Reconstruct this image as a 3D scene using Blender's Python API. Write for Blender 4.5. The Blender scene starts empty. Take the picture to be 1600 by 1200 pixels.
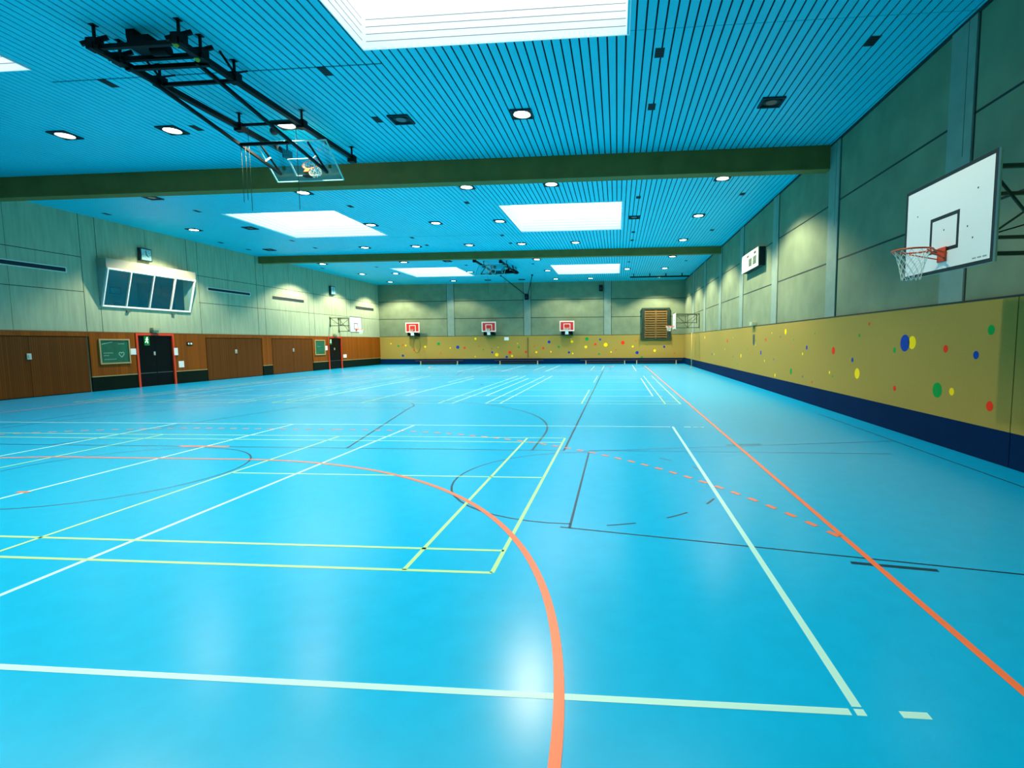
import bpy, bmesh, math, random
from mathutils import Vector, Matrix
random.seed(4)
S = bpy.context.scene
COL = S.collection

# ---------------------------------------------------------------- camera
CAM_F, CAM_CX, CAM_CY = 808.04, 893.23, 605.48
YAW, PITCH, ROLL, EYE = -0.0881, 0.0871, -0.0071, 1.9124
fw = Vector((math.sin(YAW)*math.cos(PITCH), math.cos(YAW)*math.cos(PITCH), -math.sin(PITCH)))
rt = Vector((math.cos(YAW), -math.sin(YAW), 0))
up = rt.cross(fw)
r2 = rt*math.cos(ROLL) + up*math.sin(ROLL)
u2 = -rt*math.sin(ROLL) + up*math.cos(ROLL)
cd = bpy.data.cameras.new('camera'); cam = bpy.data.objects.new('camera', cd); COL.objects.link(cam)
cam.matrix_world = Matrix(((r2.x, u2.x, -fw.x, 0), (r2.y, u2.y, -fw.y, 0), (r2.z, u2.z, -fw.z, EYE), (0, 0, 0, 1)))
cd.sensor_width = 36; cd.lens = CAM_F*36/1600
cd.shift_x = (800-CAM_CX)/1600; cd.shift_y = (CAM_CY-600)/1600
cd.clip_start = 0.05; cd.clip_end = 200
S.camera = cam

# ---------------------------------------------------------------- world, exposure, light levels
w = bpy.data.worlds.new('world'); S.world = w; w.use_nodes = True
w.node_tree.nodes['Background'].inputs[0].default_value = (0.6, 0.8, 1.0, 1)
w.node_tree.nodes['Background'].inputs[1].default_value = 0.3
S.view_settings.view_transform = 'Standard'; S.view_settings.look = 'None'
S.view_settings.exposure = -0.36; S.view_settings.gamma = 1; S.view_settings.use_curve_mapping = False
SPOT_W = 850.0
SPOT_WALL_W = 2250.0
LAMP_COL = (1.0, 0.88, 0.62)
SKY_STRENGTH = 2.5

# ---------------------------------------------------------------- helpers
def lin(c):
    c = c/255.0
    return c/12.92 if c <= 0.04045 else ((c+0.055)/1.055)**2.4
def mat(name, rgb, rough=0.6, metal=0.0, emit=0.0, noise=0.0, scale=3.0, spec=0.5, bump=0.0, stretch=(1, 1, 1)):
    m = bpy.data.materials.new(name); m.use_nodes = True
    nt = m.node_tree; b = nt.nodes['Principled BSDF']
    c = (lin(rgb[0]), lin(rgb[1]), lin(rgb[2]), 1)
    b.inputs['Base Color'].default_value = c
    b.inputs['Roughness'].default_value = rough
    b.inputs['Metallic'].default_value = metal
    b.inputs['Specular IOR Level'].default_value = spec
    if emit:
        b.inputs['Emission Color'].default_value = c
        b.inputs['Emission Strength'].default_value = emit
    tc = nt.nodes.new('ShaderNodeTexCoord'); mp = nt.nodes.new('ShaderNodeMapping')
    mp.inputs['Scale'].default_value = stretch
    nt.links.new(tc.outputs['Object'], mp.inputs[0])
    nz = nt.nodes.new('ShaderNodeTexNoise'); nz.inputs['Scale'].default_value = scale
    nz.inputs['Detail'].default_value = 6
    nt.links.new(mp.outputs[0], nz.inputs['Vector'])
    if noise:
        rp = nt.nodes.new('ShaderNodeValToRGB')
        rp.color_ramp.elements[0].position = 0.3; rp.color_ramp.elements[1].position = 0.7
        rp.color_ramp.elements[0].color = tuple(v*(1-noise) for v in c[:3])+(1,)
        rp.color_ramp.elements[1].color = tuple(min(1, v*(1+noise)) for v in c[:3])+(1,)
        nt.links.new(nz.outputs[0], rp.inputs[0]); nt.links.new(rp.outputs[0], b.inputs['Base Color'])
    if bump:
        bp = nt.nodes.new('ShaderNodeBump'); bp.inputs['Strength'].default_value = bump
        bp.inputs['Distance'].default_value = 0.01
        nt.links.new(nz.outputs[0], bp.inputs['Height']); nt.links.new(bp.outputs[0], b.inputs['Normal'])
    return m
def ribbed(name, rgb, axis, pitch, dark=0.55, rough=0.55, noise=0.15):
    """vertical strips (boards, flutes) as a surface pattern"""
    m = mat(name, rgb, rough, spec=.12)
    nt = m.node_tree; b = nt.nodes['Principled BSDF']
    tc = nt.nodes.new('ShaderNodeTexCoord'); sp = nt.nodes.new('ShaderNodeSeparateXYZ')
    nt.links.new(tc.outputs['Object'], sp.inputs[0])
    dv = nt.nodes.new('ShaderNodeMath'); dv.operation = 'DIVIDE'; dv.inputs[1].default_value = pitch
    nt.links.new(sp.outputs[axis], dv.inputs[0])
    fr = nt.nodes.new('ShaderNodeMath'); fr.operation = 'FRACT'; nt.links.new(dv.outputs[0], fr.inputs[0])
    st = nt.nodes.new('ShaderNodeMath'); st.operation = 'GREATER_THAN'; st.inputs[1].default_value = 0.14
    nt.links.new(fr.outputs[0], st.inputs[0])
    fl = nt.nodes.new('ShaderNodeMath'); fl.operation = 'FLOOR'; nt.links.new(dv.outputs[0], fl.inputs[0])
    wn = nt.nodes.new('ShaderNodeTexWhiteNoise'); wn.noise_dimensions = '1D'; nt.links.new(fl.outputs[0], wn.inputs['W'])
    mr = nt.nodes.new('ShaderNodeMapRange'); mr.inputs[3].default_value = 1-noise; mr.inputs[4].default_value = 1+noise
    nt.links.new(wn.outputs['Value'], mr.inputs[0])
    m2 = nt.nodes.new('ShaderNodeMapRange'); m2.inputs[3].default_value = dark; m2.inputs[4].default_value = 1
    nt.links.new(st.outputs[0], m2.inputs[0])
    mu = nt.nodes.new('ShaderNodeMath'); mu.operation = 'MULTIPLY'
    nt.links.new(mr.outputs[0], mu.inputs[0]); nt.links.new(m2.outputs[0], mu.inputs[1])
    vm = nt.nodes.new('ShaderNodeVectorMath'); vm.operation = 'SCALE'
    vm.inputs[0].default_value = (lin(rgb[0]), lin(rgb[1]), lin(rgb[2]))
    nt.links.new(mu.outputs[0], vm.inputs['Scale']); nt.links.new(vm.outputs[0], b.inputs['Base Color'])
    return m
def glass(name, tint, alpha):
    m = bpy.data.materials.new(name); m.use_nodes = True
    nt = m.node_tree; nt.nodes.clear()
    o = nt.nodes.new('ShaderNodeOutputMaterial'); mx = nt.nodes.new('ShaderNodeMixShader')
    t = nt.nodes.new('ShaderNodeBsdfTransparent'); t.inputs[0].default_value = tint
    g = nt.nodes.new('ShaderNodeBsdfGlossy'); g.inputs['Roughness'].default_value = 0.05
    g.inputs[0].default_value = (0.8, 0.95, 0.95, 1)
    mx.inputs[0].default_value = alpha
    nt.links.new(t.outputs[0], mx.inputs[1]); nt.links.new(g.outputs[0], mx.inputs[2]); nt.links.new(mx.outputs[0], o.inputs[0])
    return m

class MB:
    """collects shapes (in the space of its parent) and links them as ONE mesh object"""
    def __init__(s): s.bm = bmesh.new(); s.mats = []; s.mi = 0
    def m(s, material):
        if material not in s.mats: s.mats.append(material)
        s.mi = s.mats.index(material); return s
    def face(s, pts):
        f = s.bm.faces.new([s.bm.verts.new(p) for p in pts]); f.material_index = s.mi; return f
    def box(s, x0, x1, y0, y1, z0, z1):
        v = [s.bm.verts.new((x, y, z)) for x in (x0, x1) for y in (y0, y1) for z in (z0, z1)]
        for q in ((0, 1, 3, 2), (4, 6, 7, 5), (0, 4, 5, 1), (2, 3, 7, 6), (0, 2, 6, 4), (1, 5, 7, 3)):
            f = s.bm.faces.new([v[i] for i in q]); f.material_index = s.mi
        return s
    def tube(s, a, b, r, n=10, r1=None, caps=True):
        a = Vector(a); b = Vector(b); d = (b-a).normalized()
        t = Vector((0, 0, 1)) if abs(d.z) < .9 else Vector((1, 0, 0))
        e1 = d.cross(t).normalized(); e2 = d.cross(e1)
        r1 = r if r1 is None else r1
        A = [s.bm.verts.new(a+(e1*math.cos(i*2*math.pi/n)+e2*math.sin(i*2*math.pi/n))*r) for i in range(n)]
        B = [s.bm.verts.new(b+(e1*math.cos(i*2*math.pi/n)+e2*math.sin(i*2*math.pi/n))*r1) for i in range(n)]
        for i in range(n):
            f = s.bm.faces.new((A[i], A[(i+1) % n], B[(i+1) % n], B[i])); f.material_index = s.mi; f.smooth = n > 5
        if caps:
            for L in (A[::-1], B):
                f = s.bm.faces.new(L); f.material_index = s.mi
        return s
    def bar(s, a, b, wd, ht):
        """rectangular bar from a to b"""
        a = Vector(a); b = Vector(b); d = (b-a).normalized()
        t = Vector((0, 0, 1)) if abs(d.z) < .95 else Vector((0, 1, 0))
        e1 = d.cross(t).normalized()*wd/2; e2 = d.cross(e1).normalized()*ht/2
        A = [s.bm.verts.new(a+q) for q in (e1+e2, e1-e2, -e1-e2, -e1+e2)]
        B = [s.bm.verts.new(b+q) for q in (e1+e2, e1-e2, -e1-e2, -e1+e2)]
        for i in range(4):
            f = s.bm.faces.new((A[i], A[(i+1) % 4], B[(i+1) % 4], B[i])); f.material_index = s.mi
        for L in (A[::-1], B):
            f = s.bm.faces.new(L); f.material_index = s.mi
        return s
    def disc(s, c, n, r, seg=24, r_in=0.0, ry=None):
        c = Vector(c); n = Vector(n).normalized()
        t = Vector((0, 0, 1)) if abs(n.z) < .9 else Vector((1, 0, 0))
        e1 = n.cross(t).normalized(); e2 = n.cross(e1); ry = ry or r
        P = [c+e1*math.cos(i*2*math.pi/seg)*r+e2*math.sin(i*2*math.pi/seg)*ry for i in range(seg)]
        if not r_in: return s.face(P)
        V = [s.bm.verts.new(p) for p in P]; k = r_in/r
        W = [s.bm.verts.new(c+(p-c)*k) for p in P]
        for i in range(seg):
            f = s.bm.faces.new((V[i], V[(i+1) % seg], W[(i+1) % seg], W[i])); f.material_index = s.mi
    def torus(s, c, n, R, r, seg=36, k=8, sy=1.0):
        c = Vector(c); n = Vector(n).normalized()
        t = Vector((0, 0, 1)) if abs(n.z) < .9 else Vector((1, 0, 0))
        e1 = n.cross(t).normalized(); e2 = n.cross(e1)
        G = []
        for i in range(seg):
            a = i*2*math.pi/seg; d = e1*math.cos(a)+e2*math.sin(a)*sy; row = []
            for j in range(k):
                b = j*2*math.pi/k
                row.append(s.bm.verts.new(c+d*R+d.normalized()*r*math.cos(b)+n*r*math.sin(b)))
            G.append(row)
        for i in range(seg):
            for j in range(k):
                f = s.bm.faces.new((G[i][j], G[(i+1) % seg][j], G[(i+1) % seg][(j+1) % k], G[i][(j+1) % k]))
                f.material_index = s.mi; f.smooth = True
        return s
    def ball(s, c, r, seg=14, rings=8):
        G = [[s.bm.verts.new(Vector(c)+Vector((math.sin(p)*math.cos(a), math.sin(p)*math.sin(a), math.cos(p)))*r)
              for a in [i*2*math.pi/seg for i in range(seg)]] for p in [(j+.5)*math.pi/rings for j in range(rings)]]
        for j in range(rings-1):
            for i in range(seg):
                f = s.bm.faces.new((G[j][i], G[j][(i+1) % seg], G[j+1][(i+1) % seg], G[j+1][i])); f.material_index = s.mi; f.smooth = True
        for row in (G[0][::-1], G[-1]):
            f = s.bm.faces.new(row); f.material_index = s.mi
        return s
    def build(s, name, parent=None, label=None, bevel=0.0):
        bmesh.ops.recalc_face_normals(s.bm, faces=s.bm.faces)
        me = bpy.data.meshes.new(name); s.bm.to_mesh(me); s.bm.free()
        for x in s.mats: me.materials.append(x)
        o = bpy.data.objects.new(name, me); COL.objects.link(o)
        if parent: o.parent = parent
        if label: o['label'] = label
        if bevel:
            b = o.modifiers.new('bevel', 'BEVEL'); b.width = bevel; b.segments = 2; b.limit_method = 'ANGLE'
        return o
def thing(name, label, cat, loc=(0, 0, 0), rz=0.0, group=None):
    o = bpy.data.objects.new(name, None); COL.objects.link(o)
    o.location = loc; o.rotation_euler = (0, 0, rz); o.empty_display_size = .2
    o['label'] = label; o['category'] = cat
    if group: o['group'] = group
    return o
def tag(o, label, cat, group=None):
    o['label'] = label; o['category'] = cat
    if group: o['group'] = group
    return o
def struct(o, label=None, cat=None):
    o['kind'] = 'structure'
    if label: o['label'] = label
    if cat: o['category'] = cat
    return o
def dup(root, loc, rz, label, group=None):
    r = root.copy(); COL.objects.link(r); r.location = loc; r.rotation_euler = (0, 0, rz); r['label'] = label
    if group: r['group'] = group
    for ch in list(root.children):
        c = ch.copy(); COL.objects.link(c); c.parent = r
        for g in ch.children:
            d = g.copy(); COL.objects.link(d); d.parent = c
    return r

# measured circles: colour, position along the wall, height, radius
DOTS_RIGHT = [('yellow', 35.21, 2.17, 0.1), ('red', 28.11, 1.93, 0.09), ('blue', 32.55, 1.13, 0.07), ('yellow', 31.8, 1.14, 0.06), ('blue', 26.66, 1.14, 0.04), ('yellow', 25.01, 1.23, 0.08), ('green', 25.71, 0.81, 0.05), ('green', 23.83, 1.53, 0.04), ('yellow', 22.49, 1.75, 0.03), ('green', 22.48, 1.93, 0.05), ('red', 20.96, 1.96, 0.06), ('blue', 21.63, 1.44, 0.08), ('yellow', 20.19, 2.21, 0.03), ('blue', 19.16, 2.06, 0.03), ('yellow', 18.59, 2.23, 0.1), ('green', 17.73, 1.95, 0.03), ('orange', 17.75, 1.72, 0.03), ('blue', 16.53, 1.7, 0.06), ('green', 15.9, 2.12, 0.03), ('yellow', 16.87, 1.5, 0.04), ('red', 14.54, 1.64, 0.09), ('green', 17.91, 0.89, 0.1), ('yellow', 19.66, 0.65, 0.06), ('blue', 16.81, 0.79, 0.03), ('red', 16.0, 0.68, 0.03), ('yellow', 14.75, 1.04, 0.04), ('green', 14.54, 0.94, 0.03), ('yellow', 21.08, 1.13, 0.04), ('blue', 19.87, 1.23, 0.03), ('green', 22.76, 1.03, 0.03), ('red', 23.06, 1.46, 0.03), ('green', 29.53, 1.67, 0.04), ('red', 40.33, 1.86, 0.07), ('yellow', 26.73, 2.08, 0.03), ('red', 31.75, 0.68, 0.04), ('yellow', 28.68, 1.48, 0.04), ('red', 12.6, 2.29, 0.03), ('green', 13.07, 2.03, 0.04), ('blue', 11.07, 1.85, 0.19), ('yellow', 10.81, 1.86, 0.13), ('green', 11.45, 1.7, 0.05), ('red', 9.75, 1.75, 0.06), ('blue', 8.96, 1.66, 0.06), ('green', 8.65, 2.06, 0.07), ('yellow', 13.11, 1.11, 0.13), ('blue', 13.39, 1.43, 0.05), ('red', 11.38, 0.9, 0.05), ('green', 9.93, 1.0, 0.14), ('yellow', 9.52, 1.01, 0.06), ('red', 8.58, 0.87, 0.07)]
DOTS_BACK = [('yellow', -20.71, 1.91, 0.07), ('green', -20.0, 1.69, 0.09), ('red', -19.6, 1.79, 0.06), ('yellow', -19.31, 1.73, 0.08), ('red', -18.53, 1.31, 0.09), ('blue', -19.61, 0.8, 0.11), ('yellow', -17.49, 1.61, 0.1), ('green', -16.21, 1.86, 0.14), ('blue', -14.43, 1.55, 0.15), ('red', -13.8, 1.48, 0.1), ('yellow', -15.13, 1.48, 0.06), ('yellow', -12.77, 2.3, 0.1), ('blue', -11.26, 1.06, 0.09), ('blue', -11.28, 1.38, 0.04), ('yellow', -10.84, 0.85, 0.16), ('red', -9.63, 1.05, 0.14), ('yellow', -9.44, 0.73, 0.1), ('blue', -9.93, 0.64, 0.11), ('green', -8.82, 1.52, 0.09), ('yellow', -8.92, 1.85, 0.05), ('red', -8.17, 1.08, 0.1), ('yellow', -7.22, 1.06, 0.1), ('red', -12.47, 1.61, 0.05), ('green', -12.07, 1.31, 0.06), ('yellow', -10.7, 1.52, 0.05), ('yellow', -12.83, 0.69, 0.05), ('red', -17.58, 1.23, 0.05), ('red', -16.04, 1.05, 0.05), ('red', -7.41, 1.58, 0.05), ('blue', -6.06, 1.96, 0.13), ('green', -5.2, 1.52, 0.1), ('red', -6.6, 1.41, 0.1), ('yellow', -4.02, 1.98, 0.12), ('green', -2.69, 2.2, 0.16), ('yellow', -2.78, 1.5, 0.13), ('blue', -4.29, 1.02, 0.1), ('blue', -1.51, 2.14, 0.09), ('red', -1.93, 1.72, 0.11), ('yellow', -1.02, 1.68, 0.18), ('red', 0.49, 1.85, 0.16), ('green', -1.61, 0.87, 0.09), ('yellow', 1.37, 1.51, 0.09), ('blue', 1.75, 0.97, 0.14), ('yellow', 3.28, 1.14, 0.12), ('blue', 4.11, 1.47, 0.1), ('yellow', -0.54, 1.04, 0.07), ('green', 2.16, 0.57, 0.09), ('yellow', -5.91, 1.09, 0.07), ('red', -0.11, 1.22, 0.05), ('red', 1.63, 1.98, 0.05), ('red', -0.41, 2.45, 0.04), ('green', 2.61, 1.63, 0.05), ('yellow', -3.95, 0.93, 0.07), ('red', 4.99, 0.91, 0.05), ('yellow', 6.15, 1.44, 0.06), ('yellow', -4.09, 2.2, 0.05), ('red', -2.93, 1.91, 0.04)]
# ---------------------------------------------------------------- room dimensions (metres; camera at x=0, y=0)
WL, WR, WF, WN, H = -21.78, 5.86, 46.1, -0.6, 7.25
XC = -7.96
ORD = ['nearest', 'second', 'third', 'fourth', 'fifth', 'sixth', 'seventh', 'eighth', 'ninth', 'tenth']

# materials
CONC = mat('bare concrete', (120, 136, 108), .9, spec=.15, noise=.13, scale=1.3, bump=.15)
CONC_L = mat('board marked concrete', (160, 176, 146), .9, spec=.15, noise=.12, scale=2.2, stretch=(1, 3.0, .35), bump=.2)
PILASTER = mat('smooth grey concrete strip', (128, 150, 136), .85, spec=.15, noise=.07, scale=3)
JOINT = mat('dark wall joint', (28, 42, 38), .8)
SLAT = mat('cyan enamelled ceiling slat', (0, 206, 228), .5, spec=.25, noise=.03, scale=.6)
SLAT_BACK = mat('dark void above slats', (0, 26, 44), .9)
BEAMM = mat('olive brown beam', (132, 110, 56), .7, spec=.2, noise=.1, scale=2)
FLOOR = mat('blue sports flooring', (0, 168, 222), .25, noise=.03, scale=5, spec=.42, bump=.02)
TAN = mat('tan impact wall felt', (160, 139, 68), .95, spec=.1, noise=.05, scale=60)
NAVY = mat('navy blue wall base', (0, 36, 74), .8, spec=.04, noise=.08, scale=2)
WOOD = ribbed('brown vertical wood panelling', (138, 72, 10), 1, .11, .72)
WOOD_D = ribbed('dark brown fluted door wood', (102, 56, 8), 1, .075, .5)
WOOD_T = mat('wood trim', (112, 66, 22), .5, noise=.1)
GREENBLK = mat('green black kick board', (8, 26, 16), .6, spec=.08)
TRIM_L = mat('pale brass strip', (176, 158, 104), .4)
REDP = mat('orange red door frame paint', (222, 62, 18), .45)
BLACKD = mat('black door leaf', (5, 8, 7), .4, spec=.12)
WHITE = mat('white paint', (236, 240, 236), .5)
PAPER = mat('white paper', (240, 240, 230), .8)
BLACKM = mat('black steel', (7, 12, 12), .5, spec=.12)
STEEL = mat('grey steel', (120, 126, 122), .4, metal=.6)
GREENS = mat('green steel', (52, 70, 44), .5)
ORANGE = mat('orange rim', (232, 84, 26), .4)
NETM = mat('white cord net', (225, 232, 220), .8)
DARKV = mat('dark vent', (16, 40, 46), .8)

# ---------------------------------------------------------------- floor
b = MB().m(FLOOR); b.face([(WL, WN, 0), (WR, WN, 0), (WR, WF, 0), (WL, WF, 0)])
floor = struct(b.build('floor'))
FZ = .0012
def seg(b, x0, y0, x1, y1, wd=.05, z=FZ):
    d = Vector((x1-x0, y1-y0, 0)); n = Vector((-d.y, d.x, 0)).normalized()*wd/2
    a = Vector((x0, y0, z)); c = Vector((x1, y1, z))
    b.face([a+n, a-n, c-n, c+n])
def arc(b, cx, cy, r, a0, a1, wd=.05, z=FZ, n=None):
    n = n or max(4, int(abs(a1-a0)*r/0.25))
    L = [a0+(a1-a0)*i/n for i in range(n+1)]
    for p, q in zip(L, L[1:]):
        P = [(cx+math.cos(t)*(r+s*wd/2), cy+math.sin(t)*(r+s*wd/2), z) for t, s in ((p, 1), (p, -1), (q, -1), (q, 1))]
        b.face(P)
PI = math.pi
ML_W = mat('white line paint', (176, 230, 224), .35); ML_Y = mat('yellow green line paint', (172, 224, 150), .35)
ML_O = mat('orange line paint', (238, 116, 68), .35); ML_K = mat('black line paint', (0, 52, 76), .4)
# handball: orange
GX, GY0, GY1 = -7.78, 2.0, 42.0
b = MB().m(ML_O)
z = FZ+.0018
seg(b, 2.2, GY0, 2.2, GY1, .055, z); seg(b, -17.76, GY0, -17.76, GY1, .055, z)
seg(b, -17.76, GY1, 2.2, GY1, .05, z)
for gy, s in ((GY0, 1), (GY1, -1)):
    arc(b, GX+1.5, gy, 6, 0, s*PI/2, .06, z, 60); arc(b, GX-1.5, gy, 6, PI, PI-s*PI/2, .06, z, 60)
    seg(b, GX-1.5, gy+6*s, GX+1.5, gy+6*s, .06, z)
    for sx in (1, -1):
        a = 0.0
        while True:
            t = PI/2-(a+.0)/9
            if t < .0: break
            px = 1.5+9*math.cos(t)
            if px > 9.93: break
            t0, t1 = (t, t-.15/9)
            if sx > 0: arc(b, GX+1.5, gy, 9, s*t0, s*t1, .06, z, 1)
            else: arc(b, GX-1.5, gy, 9, PI-s*t0, PI-s*t1, .06, z, 1)
            a += .3
    x = -1.35
    while x < 1.4:
        seg(b, GX+x, gy+9*s, GX+x+.15, gy+9*s, .06, z); x += .3
    seg(b, GX-.5, gy+7*s, GX+.5, gy+7*s, .09, z)
    seg(b, GX-.09, gy+4*s, GX+.09, gy+4*s, .06, z)
b.build('handball_line_marking', floor, 'orange handball lines with goal arc and dashed arc')
# volleyball: white, three courts side by side
b = MB().m(ML_W)
for y0, y1 in ((2.63, 11.68), (18.3, 27.4), (34.1, 43.1)):
    seg(b, -16.7, y0, 1.20, y0); seg(b, -16.7, y1, 1.20, y1)
    seg(b, 1.25, y0+.04, 1.25, y1+.03); seg(b, -16.75, y0, -16.75, y1)
    seg(b, 1.225, y0, 1.275, y0, .05)
    for x in (-4.74, -7.75, -10.76): seg(b, x, y0+.02 if x != -4.74 else y0-.0, x, y1)
    for x in (1.45, 1.8): seg(b, x, y0 if x < 1.6 else y1, x+.14, y0 if x < 1.6 else y1)
    for x in (1.8, 2.0): seg(b, x-.3, y1, x-.15, y1)
b.build('volleyball_line_marking', floor, 'white volleyball lines')
# badminton: pale yellow green
b = MB().m(ML_Y)
def badminton_x(x1, y0):
    x0 = x1-13.4; L = .04
    for y in (y0, y0+.46, y0+5.64, y0+6.1): seg(b, x0, y, x1, y, L, FZ+.0005)
    for x in (x0, x0+.76, x0+4.72, x1-4.72, x1-.76, x1): seg(b, x, y0, x, y0+6.1, L, FZ+.0005)
    seg(b, x0, y0+3.05, x0+4.72, y0+3.05, L, FZ+.0005); seg(b, x1-4.72, y0+3.05, x1, y0+3.05, L, FZ+.0005)
def badminton_y(x1, y0):
    x0 = x1-6.1; L = .04
    for x in (x0, x0+.46, x1-.46, x1): seg(b, x, y0, x, y0+13.4, L, FZ+.0005)
    for y in (y0, y0+.76, y0+4.72, y0+8.68, y0+12.64, y0+13.4): seg(b, x0, y, x1, y, L, FZ+.0005)
    seg(b, x0+3.05, y0, x0+3.05, y0+4.72, L, FZ+.0005); seg(b, x0+3.05, y0+8.68, x0+3.05, y0+13.4, L, FZ+.0005)
badminton_x(-1.04, 4.09); badminton_x(-1.04, 35.4)
for x in (1.94, -5.25, -12.4): badminton_y(x, 16.0)
b.build('badminton_line_marking', floor, 'pale yellow green badminton lines')
# basketball: thin dark lines, lengthwise court and cross courts
b = MB().m(ML_K); z = FZ-.0006
K = .04
for x in (-.94, -14.98): seg(b, x, 9.0, x, 36.8, K, z)
for y in (9.0, 36.8):
    s = 1 if y < 20 else -1
    seg(b, -14.98, y, -.94, y, K, z)
    for sx in (1, -1):
        seg(b, XC+sx*3, y, XC+sx*1.8, y+s*5.8, K, z)
        seg(b, XC+sx*6.45, y, XC+sx*6.45, y+s*1.575, K, z)
    seg(b, XC-1.8, y+s*5.8, XC+1.8, y+s*5.8, K, z)
    arc(b, XC, y+s*5.8, 1.8, 0, s*PI, K, z, 24)
    arc(b, XC, y+s*1.575, 6.45, 0, s*PI, K, z, 60)
arc(b, XC, 22.9, 1.8, 0, 2*PI, K, z, 40)
K = .028
for yc in (7.08, 38.5):
    for s, bx in ((1, 5.25), (-1, -20.75)):
        fx = -.49 if s > 0 else -15.0
        seg(b, fx, yc-1.9, fx, yc+1.8, K, z)
        for sy in (1, -1):
            seg(b, fx-s*.1, yc+sy*1.88, bx, yc+sy*3.12, K, z)
            seg(b, fx+s*2.5, yc+sy*(2.57), fx+s*3.15, yc+sy*2.68, .055, z+.0003)
        a0 = PI/2 if s > 0 else -PI/2
        arc(b, fx, yc, 1.78, a0, a0+PI, K, z, 24)
        for d0, d1 in ((-78, -68), (-56, -46), (-33, -25), (18, 27), (42, 50)):
            if s > 0: arc(b, fx, yc, 1.84, math.radians(d0), math.radians(d1), K, z, 4)
            else: arc(b, fx, yc, 1.84, PI+math.radians(d0), PI+math.radians(d1), K, z, 4)
    arc(b, -7.65, yc, 1.8, 0, 2*PI, K, z, 40)
    seg(b, 5.25, yc-3.1, 5.25, yc+7, K, z)
    seg(b, -.49, yc+1.95, 4.6, yc+1.95, .025, z)
b.build('basketball_line_marking', floor, 'thin dark basketball lines')

# ---------------------------------------------------------------- ceiling: slats with the skylight openings
HOLES = [(x0, x0+4.8, y0, y0+4.85) for y0 in (4.7, 20.38, 36.15) for x0 in (-16.12, -4.6)]
b = MB().m(SLAT)
P = .1655; x = WL+.02
k0 = math.floor((WL+2.33)/P)
i = 0
for k in range(int(k0), 200):
    a = -2.33+k*P+.014; c = a+P-.030
    a = max(a, WL+.01); c = min(c, WR-.01)
    if a > WR-.03: break
    if c-a < .02: continue
    cuts = [(WN, WN)]
    for hx0, hx1, hy0, hy1 in HOLES:
        if (a+c)/2 > hx0 and (a+c)/2 < hx1: cuts.append((hy0, hy1))
    m = (a+c)/2
    if -11.4 < m < -4.5:
        cuts += [(10.02, 10.06), (25.7, 25.75)]
    if m > .2: cuts += [(9.45, 9.462), (25.7, 25.712)]
    cuts.append((WF, WF)); cuts.sort()
    for (p0, p1), (q0, q1) in zip(cuts, cuts[1:]):
        if q0-p1 > .02: b.box(a, c, p1, q0, H, H+.018)
b.m(SLAT_BACK)
ys = sorted({WN, WF}|{h[2] for h in HOLES}|{h[3] for h in HOLES}); xs = sorted({WL, WR}|{h[0] for h in HOLES}|{h[1] for h in HOLES})
for x0, x1 in zip(xs, xs[1:]):
    for y0, y1 in zip(ys, ys[1:]):
        mx, my = (x0+x1)/2, (y0+y1)/2
        if any(h[0] < mx < h[1] and h[2] < my < h[3] for h in HOLES): continue
        b.face([(x0, y0, H+.05), (x1, y0, H+.05), (x1, y1, H+.05), (x0, y1, H+.05)])
ceiling = struct(b.build('ceiling'))

# skylights
WELL = mat('white skylight lining', (250, 250, 248), .7)
WELLJ = mat('skylight lining joint', (120, 112, 108), .8)
SKYD = bpy.data.materials.new('daylight diffuser'); SKYD.use_nodes = True
bb = SKYD.node_tree.nodes['Principled BSDF']
bb.inputs['Base Color'].default_value = (.9, .95, 1, 1); bb.inputs['Emission Color'].default_value = (.93, .97, 1, 1)
bb.inputs['Emission Strength'].default_value = SKY_STRENGTH
bays = ['front', 'middle', 'far']
for n, (x0, x1, y0, y1) in enumerate(HOLES):
    side = 'left' if n % 2 == 0 else 'right'
    t = thing('window_%d' % (n+1), 'large square white %s skylight in the %s ceiling bay' % (side, bays[n//2]), 'skylight', (x0, y0, H))
    t['kind'] = 'structure'
    w_, d_, h_ = x1-x0, y1-y0, .62
    b = MB().m(WELL)
    b.box(-.02, 0, -.02, d_+.02, -.012, h_); b.box(w_, w_+.02, -.02, d_+.02, -.012, h_)
    b.box(0, w_, -.02, 0, -.012, h_); b.box(0, w_, d_, d_+.02, -.012, h_)
    b.m(WELLJ)
    for zz in (.13, .255, .38, .505):
        b.box(.0, .004, .05, d_-.05, zz, zz+.008); b.box(w_-.004, w_, .05, d_-.05, zz, zz+.008)
        b.box(.05, w_-.05, d_-.004, d_, zz, zz+.008); b.box(.05, w_-.05, 0, .004, zz, zz+.008)
    b.build('skylight_well', t)
    b = MB().m(SKYD); b.face([(-.02, -.02, h_), (-.02, d_+.02, h_), (w_+.02, d_+.02, h_), (w_+.02, -.02, h_)])
    b.build('diffuser_panel', t)
    b = MB().m(WELL)
    for j in range(1, 8): b.box(.01, w_-.01, j*d_/8-.012, j*d_/8+.012, h_-.05, h_-.01)
    b.build('diffuser_bars', t)

# beams
for n, (y0, zb) in enumerate(((15.26, 6.63), (30.26, 6.86))):
    b = MB().m(BEAMM).box(WL, WR-.0, y0, y0+.35, zb, H+.01)
    b.box(WL, WR, y0-.02, y0+.37, zb-.02, zb+.03)
    struct(b.build('trim_%d' % (n+1)), 'long olive brown ceiling beam, the %s one' % ('nearer' if n == 0 else 'farther'), 'beam')

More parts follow.
